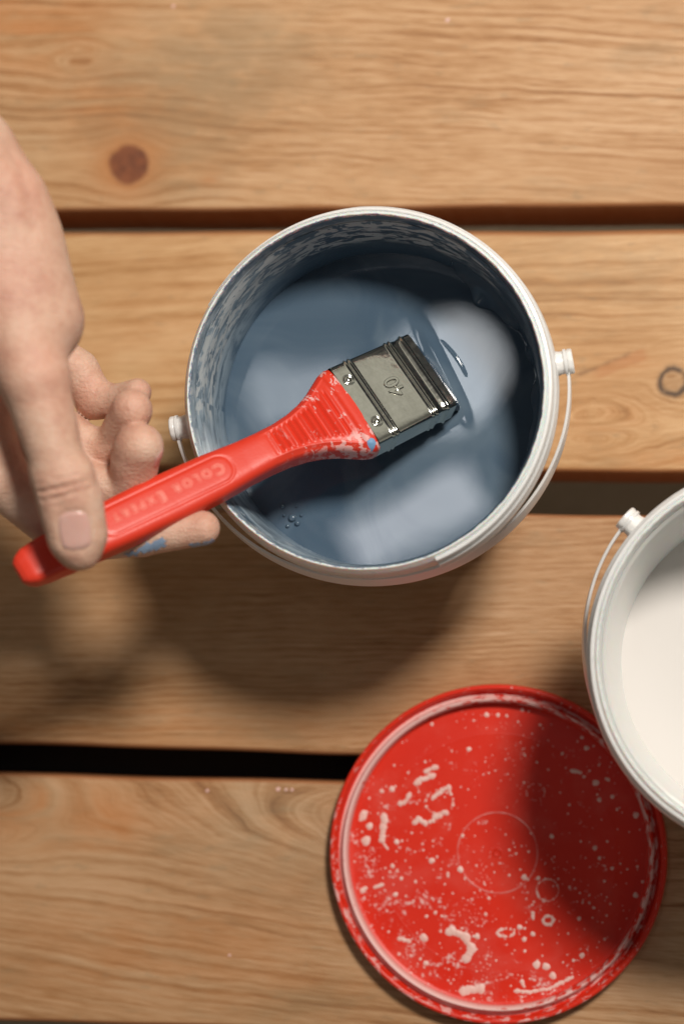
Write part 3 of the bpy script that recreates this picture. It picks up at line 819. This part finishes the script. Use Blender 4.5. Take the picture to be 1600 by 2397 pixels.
# bristles, loaded with paint, run down into the liquid
m, p = material('bristles_wet', 0.2, 0.5, color=srgb(52, 66, 84)); x, y, z = coords()
setin(p, 'Base Color', mix(noise(vec(x*.4, y*9, z*9), 1.0, 3), srgb(34, 42, 54), srgb(56, 76, 100)))
bump(p, noise(vec(x*.4, y*12, z*12), 1.0, 3), 0.04, 0.4)
nu, nv = 20, 60; vs = []; fs = []
for i in range(nu+1):
    u = FER-0.3+1.05*i/nu
    k = 1-0.10*(i/nu); tk = 1-0.5*(i/nu)**1.2; sag = 0.9*(i/nu)**2
    for j in range(nv):
        c, s = se(2*math.pi*j/nv, 0.45)
        rr = 1+0.02*math.sin(j*2.7+i)
        vs.append((u, c*1.86*k*rr, s*0.66*tk*rr-sag))
for i in range(nu):
    for j in range(nv):
        j2 = (j+1) % nv; fs.append((i*nv+j, (i+1)*nv+j, (i+1)*nv+j2, i*nv+j2))
fs.append(tuple(nu*nv+j for j in range(nv)))
fix_normals(mesh_obj('bristles', vs, fs, m, brush))

# ------------------------------------------------------------------ hand: one continuous surface from a distance field
def A(px, py, z): return at(px, py, z)
def seg(a, b, ra, rb): return (np.array(a, float), np.array(b, float), ra, rb)
groups = []     # (blend radius inside the group, [segments])
thumb = [seg(A(-20, 600, 20.5), A(78, 880, 20.6), 2.0, 1.42), seg(A(78, 880, 20.6), A(142, 1112, 20.0), 1.34, 1.05),
         seg(A(124, 1112, 20.0), A(160, 1262, 19.25), .92, .84), seg(A(168, 1108, 20.0), A(200, 1250, 19.10), .90, .88),
         seg(A(180, 1170, 19.5), A(186, 1282, 18.90), 1.0, .92)]
palm = [seg(A(-420, 60, 22), A(-96, 380, 21.5), 2.7, 2.1), seg(A(-96, 380, 21.5), A(0, 570, 20), 2.1, 2.1), seg(A(-20, 570, 20), A(66, 760, 19.3), 2.2, 1.9),
        seg(A(-120, 420, 18), A(-20, 800, 16), 2.3, 2.4), seg(A(-20, 800, 16), A(0, 940, 15.5), 2.4, 2.0), seg(A(26, 470, 21.0), A(104, 740, 20.0), 1.25, 1.35),
        seg(A(-110, 700, 18), A(-90, 960, 17.5), 2.4, 2.0)]
index = [seg(A(-70, 970, 18.0), A(-12, 1105, 17.4), 1.5, 1.25), seg(A(-12, 1105, 17.4), A(165, 1268, 15.3), 1.2, 0.90),
         seg(A(165, 1268, 15.3), A(330, 1258, 14.6), .88, .78), seg(A(330, 1258, 14.6), A(474, 1236, 14.4), .78, .72)]
middle = [seg(A(20, 1000, 15.8), A(180, 1125, 14.2), 1.1, .95), seg(A(180, 1125, 14.2), A(305, 1150, 14.2), .92, .9), seg(A(310, 1125, 14.5), A(322, 1048, 15.6), .98, .98),
          seg(A(312, 1080, 15.2), A(330, 1045, 15.8), .92, .92)]
ring = [seg(A(30, 930, 15.0), A(212, 1055, 13.6), 1.05, .92), seg(A(212, 1055, 13.6), A(275, 1040, 14.0), .9, .88), seg(A(280, 1020, 14.3), A(308, 960, 15.5), .86, .86)]
pinky = [seg(A(60, 790, 14.6), A(182, 868, 14.0), 1.05, .86), seg(A(182, 868, 14.0), A(222, 934, 13.8), .86, .84), seg(A(222, 934, 13.8), A(285, 940, 14.2), .84, .68), seg(A(285, 932, 14.4), A(322, 918, 15.0), .64, .58)]
allseg = [s for g_ in (thumb, palm, index, middle, ring, pinky) for s in g_]
mn = np.min([np.minimum(s[0], s[1])-max(s[2], s[3]) for s in allseg], axis=0)-0.4
mx = np.max([np.maximum(s[0], s[1])+max(s[2], s[3]) for s in allseg], axis=0)+0.4
HS = 0.10
dims = np.ceil((mx-mn)/HS).astype(int)+1
def smin(a, b, k):
    h = np.clip(0.5+0.5*(b-a)/k, 0, 1)
    return b+(a-b)*h-k*h*(1-h)
def dseg(P, s):
    a, b, ra, rb = s; ab = b-a; L2 = float(ab@ab)
    t = np.clip(((P[0]-a[0])*ab[0]+(P[1]-a[1])*ab[1]+(P[2]-a[2])*ab[2])/L2, 0, 1)
    return np.sqrt((P[0]-a[0]-t*ab[0])**2+(P[1]-a[1]-t*ab[1])**2+(P[2]-a[2]-t*ab[2])**2)-(ra+t*(rb-ra))
def dchain(P, segs, k):
    d = dseg(P, segs[0])
    for s in segs[1:]: d = smin(d, dseg(P, s), k)
    return d
def hand_sdf(P):
    dp = dchain(P, palm, 1.3); dt = dchain(P, thumb, 0.28)
    d = smin(dp, dt, 0.7)
    for ch, kk in ((index, .5), (middle, .5), (ring, .5), (pinky, .6)):
        first = dseg(P, ch[0]); rest = dchain(P, ch[1:], 0.18)
        d = smin(d, first, kk)
        rest = smin(rest, first, 0.25)
        d = smin(d, rest, 0.07)
    return d
gx = (mn[0]+HS*np.arange(dims[0])).astype(np.float32); gy = (mn[1]+HS*np.arange(dims[1])).astype(np.float32); gz = (mn[2]+HS*np.arange(dims[2])).astype(np.float32)
G = hand_sdf((gx[:, None, None], gy[None, :, None], gz[None, None, :])).astype(np.float32)
def surface_nets(G, mn, h):
    nx, ny, nz = G.shape; ins = G < 0
    cnt = np.zeros((nx-1, ny-1, nz-1), np.int16); acc = np.zeros((nx-1, ny-1, nz-1, 3), np.float32)
    corners = [(i, j, k) for i in (0, 1) for j in (0, 1) for k in (0, 1)]
    sl = lambda c: (slice(c[0], nx-1+c[0]), slice(c[1], ny-1+c[1]), slice(c[2], nz-1+c[2]))
    for a in corners:
        for d_ in range(3):
            if a[d_]: continue
            b = list(a); b[d_] = 1
            va, vb = G[sl(a)], G[sl(b)]; cross = (va < 0) != (vb < 0)
            t = np.where(cross, va/(va-vb+1e-12), 0)
            cnt += cross
            for q in range(3):
                acc[..., q] += np.where(cross, a[q]+(t if q == d_ else 0), 0)
    act = cnt > 0; idx = -np.ones(act.shape, np.int64); idx[act] = np.arange(act.sum())
    ii = np.argwhere(act); V = (ii+acc[act]/cnt[act][:, None])*h+mn
    F = []
    for d_ in range(3):
        a = [slice(None)]*3; b = [slice(None)]*3; a[d_] = slice(0, -1); b[d_] = slice(1, None)
        cr_ = ins[tuple(a)] != ins[tuple(b)]
        e = np.argwhere(cr_); o1, o2 = [(1, 2), (2, 0), (0, 1)][d_]
        ok = (e[:, o1] > 0) & (e[:, o2] > 0) & (e[:, o1] < act.shape[o1]) & (e[:, o2] < act.shape[o2]); e = e[ok]
        q = []
        for (s1, s2) in ((0, 0), (1, 0), (1, 1), (0, 1)):
            c = e.copy(); c[:, o1] -= s1; c[:, o2] -= s2; q.append(idx[c[:, 0], c[:, 1], c[:, 2]])
        q = np.stack(q, 1); flip = ins[e[:, 0], e[:, 1], e[:, 2]]
        q[~flip] = q[~flip][:, ::-1]; F.append(q)
    return V, np.concatenate(F)
HV, HF = surface_nets(G, mn, HS)
def grad(P, e_=0.03):
    g = []
    for k in range(3):
        Pp = P.copy(); Pp[:, k] += e_; Pm = P.copy(); Pm[:, k] -= e_
        g.append(hand_sdf(Pp.T)-hand_sdf(Pm.T))
    g = np.stack(g, 1); return g/np.maximum(np.linalg.norm(g, axis=1, keepdims=True), 1e-9)
for _ in range(2):
    g_ = grad(HV); HV = HV-g_*hand_sdf(HV.T)[:, None]
NV = grad(HV, 0.08)
# creases (px, py pairs with z) pressed into the skin
def crease(V, N, pts, depth, width, ridge=0.0):
    best = np.full(len(V), 1e9)
    for a, b in zip(pts[:-1], pts[1:]):
        a = np.array(a); b = np.array(b); ab = b-a
        t = np.clip(((V-a)@ab)/(ab@ab), 0, 1); best = np.minimum(best, np.linalg.norm(V-a-t[:, None]*ab, axis=1))
    return V-N*(depth*np.exp(-(best/width)**2)-ridge*np.exp(-((best-2*width)/width)**2))[:, None]
def on_skin(px, py, ztop=26.0):             # first hit of the view ray with the hand
    r = _ray(px, py); q = at(px, py, ztop)
    for _ in range(120):
        d = float(hand_sdf(q.reshape(3, 1))[0])
        if d < 0.002: return q
        q = q+r*max(d*0.8, 0.002)
        if q[2] < 5: return None
    return q
def cr_px(pts): return [q for q in (on_skin(*p_) for p_ in pts) if q is not None]
for pts, dep, wid, rid in [
    ([(92, 1152), (120, 1146), (160, 1138), (205, 1122)], .11, .07, .06), ([(96, 1172), (130, 1166), (170, 1152), (212, 1142)], .08, .06, .05),
    ([(86, 1130), (130, 1122), (180, 1108)], .06, .055, .03), ([(100, 1186), (140, 1184), (190, 1176)], .05, .05, .03), ([(80, 1104), (130, 1100), (170, 1092)], .025, .05, .01),
    ([(120, 640), (60, 680), (10, 700)], .012, .14, .0), ([(150, 730), (100, 745), (30, 770)], .012, .12, .0),
    ([(20, 340), (60, 420), (80, 540)], .06, .30, .0), ([(228, 895), (222, 925), (195, 952)], .05, .05, .02), ([(240, 885), (236, 925)], .04, .05, .02),
    ([(335, 975), (318, 1000)], .05, .05, .02), ([(268, 1075), (300, 1092), (330, 1096)], .02, .05, .0), ([(262, 985), (290, 975)], .02, .05, 0),
    ([(330, 1228), (336, 1250), (330, 1290)], .035, .05, .01), ([(150, 870), (110, 850), (60, 850)], .02, .08, 0), ([(196, 868), (180, 900)], .04, .06, .01)]:
    q = cr_px(pts)
    if len(q) > 1: HV = crease(HV, NV, q, dep, wid, rid)
# thumbnail bed
tn = on_skin(175, 1243)
def nail_frame(c, tip_px):
    nrm = grad(c.reshape(1, 3))[0]; tp = on_skin(*tip_px); d_ = tp-c; d_ -= nrm*(d_@nrm); d_ /= np.linalg.norm(d_)
    return nrm, d_, np.cross(nrm, d_)
def nail(c, tip_px, L, W_, name, mat, parent, dent=True):
    global HV
    nrm, l_, s_ = nail_frame(c, tip_px)
    rel = HV-c; a = rel@l_/L; b = rel@s_/W_; h = rel@nrm
    q = (np.abs(a)**3+np.abs(b)**3)**(1/3.0); near_ = (np.abs(h) < 0.6)
    if dent: HV = HV-NV*(np.where(near_, 0.04*np.exp(-((q-1.03)/0.13)**2)+0.02*(q < 1), 0))[:, None]
    vs = []; fs = []; na, nb = 18, 16
    for i in range(na+1):
        for j in range(nb+1):
            u = (i/na*2-1); v = (j/nb*2-1)
            # disc-like mapping of the square
            uu = u*math.sqrt(1-v*v*0.32); vq = v*math.sqrt(1-u*u*0.32)
            P = c+l_*uu*L+s_*vq*W_+nrm*0.35
            for _ in range(24):
                P = P-nrm*float(hand_sdf(P.reshape(3, 1))[0])*0.9
            ed = max(abs(u), abs(v))
            P = P+nrm*(0.004+0.022*(1-ed**4))
            if ed > .99: P = P-nrm*0.04
            vs.append(P)
    for i in range(na):
        for j in range(nb): fs.append((i*(nb+1)+j, (i+1)*(nb+1)+j, (i+1)*(nb+1)+j+1, i*(nb+1)+j+1))
    return fix_normals(mesh_obj(name, vs, fs, mat, parent))
hloc0 = np.array([0.0, 0.0, 0.0])
m, p = material('skin', 0.46, 0.4); x, y, z = coords()
p.inputs['Subsurface Weight'].default_value = 0.25; p.inputs['Subsurface Radius'].default_value = (1.0, 0.35, 0.2); p.inputs['Subsurface Scale'].default_value = 0.006
bl_ = noise(vec(x, y, z), 0.55, 3); fi_ = noise(vec(x, y, z), 2.5, 3)
col = ramp(bl_*0.65+fi_*0.35, [(0.3, srgb(186, 138, 118)), (0.5, srgb(204, 164, 142)), (0.7, srgb(214, 182, 161))])
red = None                    # flushed knuckles and fingertips
for (kx, ky, kz_, rad_) in ((330, 1010, 16, .9), (330, 930, 16, .8), (470, 1236, 14.6, 1.2), (140, 1150, 20.6, 1.0), (215, 905, 14.5, .8), (110, 860, 21.5, 1.6), (60, 420, 22, 1.6), (240, 1075, 14, .8), (20, 640, 22, 1.6)):
    c_ = at(kx, ky, kz_); dx, dy, dz = x-float(c_[0]-hloc0[0]), y-float(c_[1]-hloc0[1]), z-float(c_[2]-hloc0[2])
    q_ = xexp((dx*dx+dy*dy+dz*dz)*(-1/(rad_*rad_))); red = q_ if red is None else X.op('MAXIMUM', red, q_)
col = mix(red*(0.06+bl_*0.26), col, srgb(206, 122, 104))
setin(p, 'Base Color', col)
cell = voronoi(vec(x+fi_*0.2, y, z), 9.0); lines = noise(vec(x*2.2, y*6, z*3), 1.0, 4, 0.7, 0.6)
wr = noise(vec(x*1.2, y*8, z*2), 1.0, 3, 0.6, 0.8); bump(p, cell*0.3+lines*0.5+wr*0.5, 0.11, 0.6); setin(p, 'Roughness', 0.40+fi_*0.2)
SKIN = m
m, p = material('nail', 0.30, 0.45, color=srgb(224, 170, 158)); NAIL = m
x, y, z = coords()
p.inputs['Subsurface Weight'].default_value = 0.2; p.inputs['Subsurface Scale'].default_value = 0.002
setin(p, 'Base Color', mix(noise(vec(x, y, z), 0.9, 2), srgb(196, 146, 134), srgb(212, 174, 162)))
hand = empty('person', A(0, 800, 18), 'bare hand reaching in from the left, thumb pressed on the red brush handle', 'person')
hloc = np.array(A(0, 800, 18))
class _P: pass
nail(tn, (184, 1306), .78, .62, 'thumbnail', NAIL, None)
mn_c = on_skin(374, 1074)
if mn_c is not None: nail(mn_c, (366, 1040), .42, .36, 'fingernail', NAIL, None, dent=False)
for _ in range(2):          # relax the net
    acc_ = np.zeros_like(HV); cn_ = np.zeros(len(HV))
    for k in range(4):
        np.add.at(acc_, HF[:, k], HV[HF[:, (k+1) % 4]]+HV[HF[:, (k+3) % 4]]); np.add.at(cn_, HF[:, k], 2)
    HV = HV*0.5+0.5*acc_/cn_[:, None]
me = bpy.data.meshes.new('hand_skin'); me.from_pydata((HV*CM).tolist(), [], HF.tolist()); me.update()
me.polygons.foreach_set('use_smooth', [True]*len(me.polygons)); me.materials.append(SKIN)
ho = bpy.data.objects.new('hand', me); COL.objects.link(ho)
# wet paint on the forefinger
m, p = material('blue_smear', 0.35, 0.5); x, y, z = coords()
setin(p, 'Base Color', mix(noise(vec(x, y, z), 3, 3), srgb(104, 128, 158), srgb(152, 168, 188))); SMEAR = m
def smear(poly, name):
    from mathutils.geometry import tessellate_polygon
    xs = [q[0] for q in poly]; ys = [q[1] for q in poly]
    def inside(px, py):
        r_ = False; j = len(poly)-1
        for i in range(len(poly)):
            if (poly[i][1] > py) != (poly[j][1] > py) and px < (poly[j][0]-poly[i][0])*(py-poly[i][1])/(poly[j][1]-poly[i][1])+poly[i][0]: r_ = not r_
            j = i
        return r_
    st = 1.3; vs = []; fs = []
    ni, nj = int((max(xs)-min(xs)+8)/st)+1, int((max(ys)-min(ys)+8)/st)+1
    I, J = np.meshgrid(np.arange(ni+1), np.arange(nj+1), indexing='ij')
    PX = (min(xs)-4+I*st).ravel(); PY = (min(ys)-4+J*st).ravel()
    rays = np.array([_ray(a_, b_) for a_, b_ in zip(PX, PY)]); Q = np.array([at(a_, b_, 17.0) for a_, b_ in zip(PX, PY)]); D = np.ones(len(Q))
    for _ in range(90):
        D = hand_sdf(Q.T); Q = Q+rays*np.clip(D*0.85, 0, 1)[:, None]
    hit = (D < 0.02) & (Q[:, 2] > 8)
    Nn = grad(Q); lift = 0.016+0.010*np.sin(PX*0.7)*np.cos(PY*0.9)
    vs = list(Q+Nn*lift[:, None])
    wob_ = lambda a_, b_: (a_+2.4*math.sin(b_*0.55+a_*0.21)+1.5*math.sin(a_*0.9+b_*1.3), b_+2.0*math.sin(a_*0.37)+1.2*math.sin(a_*1.1-b_*0.8))
    for i in range(ni):
        for j in range(nj):
            k = [i*(nj+1)+j, (i+1)*(nj+1)+j, (i+1)*(nj+1)+j+1, i*(nj+1)+j+1]
            if inside(*wob_(min(xs)-4+(i+.5)*st, min(ys)-4+(j+.5)*st)) and all(hit[q] for q in k): fs.append(tuple(k))
    used = sorted({q for f_ in fs for q in f_}); mp_ = {q: n for n, q in enumerate(used)}
    vs = [vs[q] for q in used]; fs = [tuple(mp_[q] for q in f_) for f_ in fs]
    if fs:
        o = mesh_obj(name, vs, fs, SMEAR, None); fix_normals(o)
        bm = bmesh.new(); bm.from_mesh(o.data)
        if sum(f_.normal.z for f_ in bm.faces) < 0: bmesh.ops.reverse_faces(bm, faces=bm.faces)
        bm.to_mesh(o.data); bm.free()
        return o
sm_ = [smear([(318, 1288), (332, 1282), (340, 1270), (354, 1272), (366, 1262), (384, 1258), (388, 1266), (386, 1278), (372, 1282), (366, 1290), (352, 1286), (346, 1294), (328, 1293)], 'paint_smear'),
       smear([(440, 1277), (452, 1270), (470, 1271), (490, 1264), (500, 1262), (506, 1268), (496, 1272), (492, 1279), (472, 1279), (462, 1285), (450, 1283)], 'paint_smear'),
       smear([(290, 1298), (310, 1290), (330, 1290), (322, 1300), (300, 1302)], 'paint_smear')]
for o in list(bpy.data.objects):
    if o.name.split('.')[0] in ('hand', 'thumbnail', 'fingernail', 'paint_smear') and o.parent is None:
        o.parent = hand; o.matrix_parent_inverse = Matrix.Translation(-Vector(hloc)*CM)
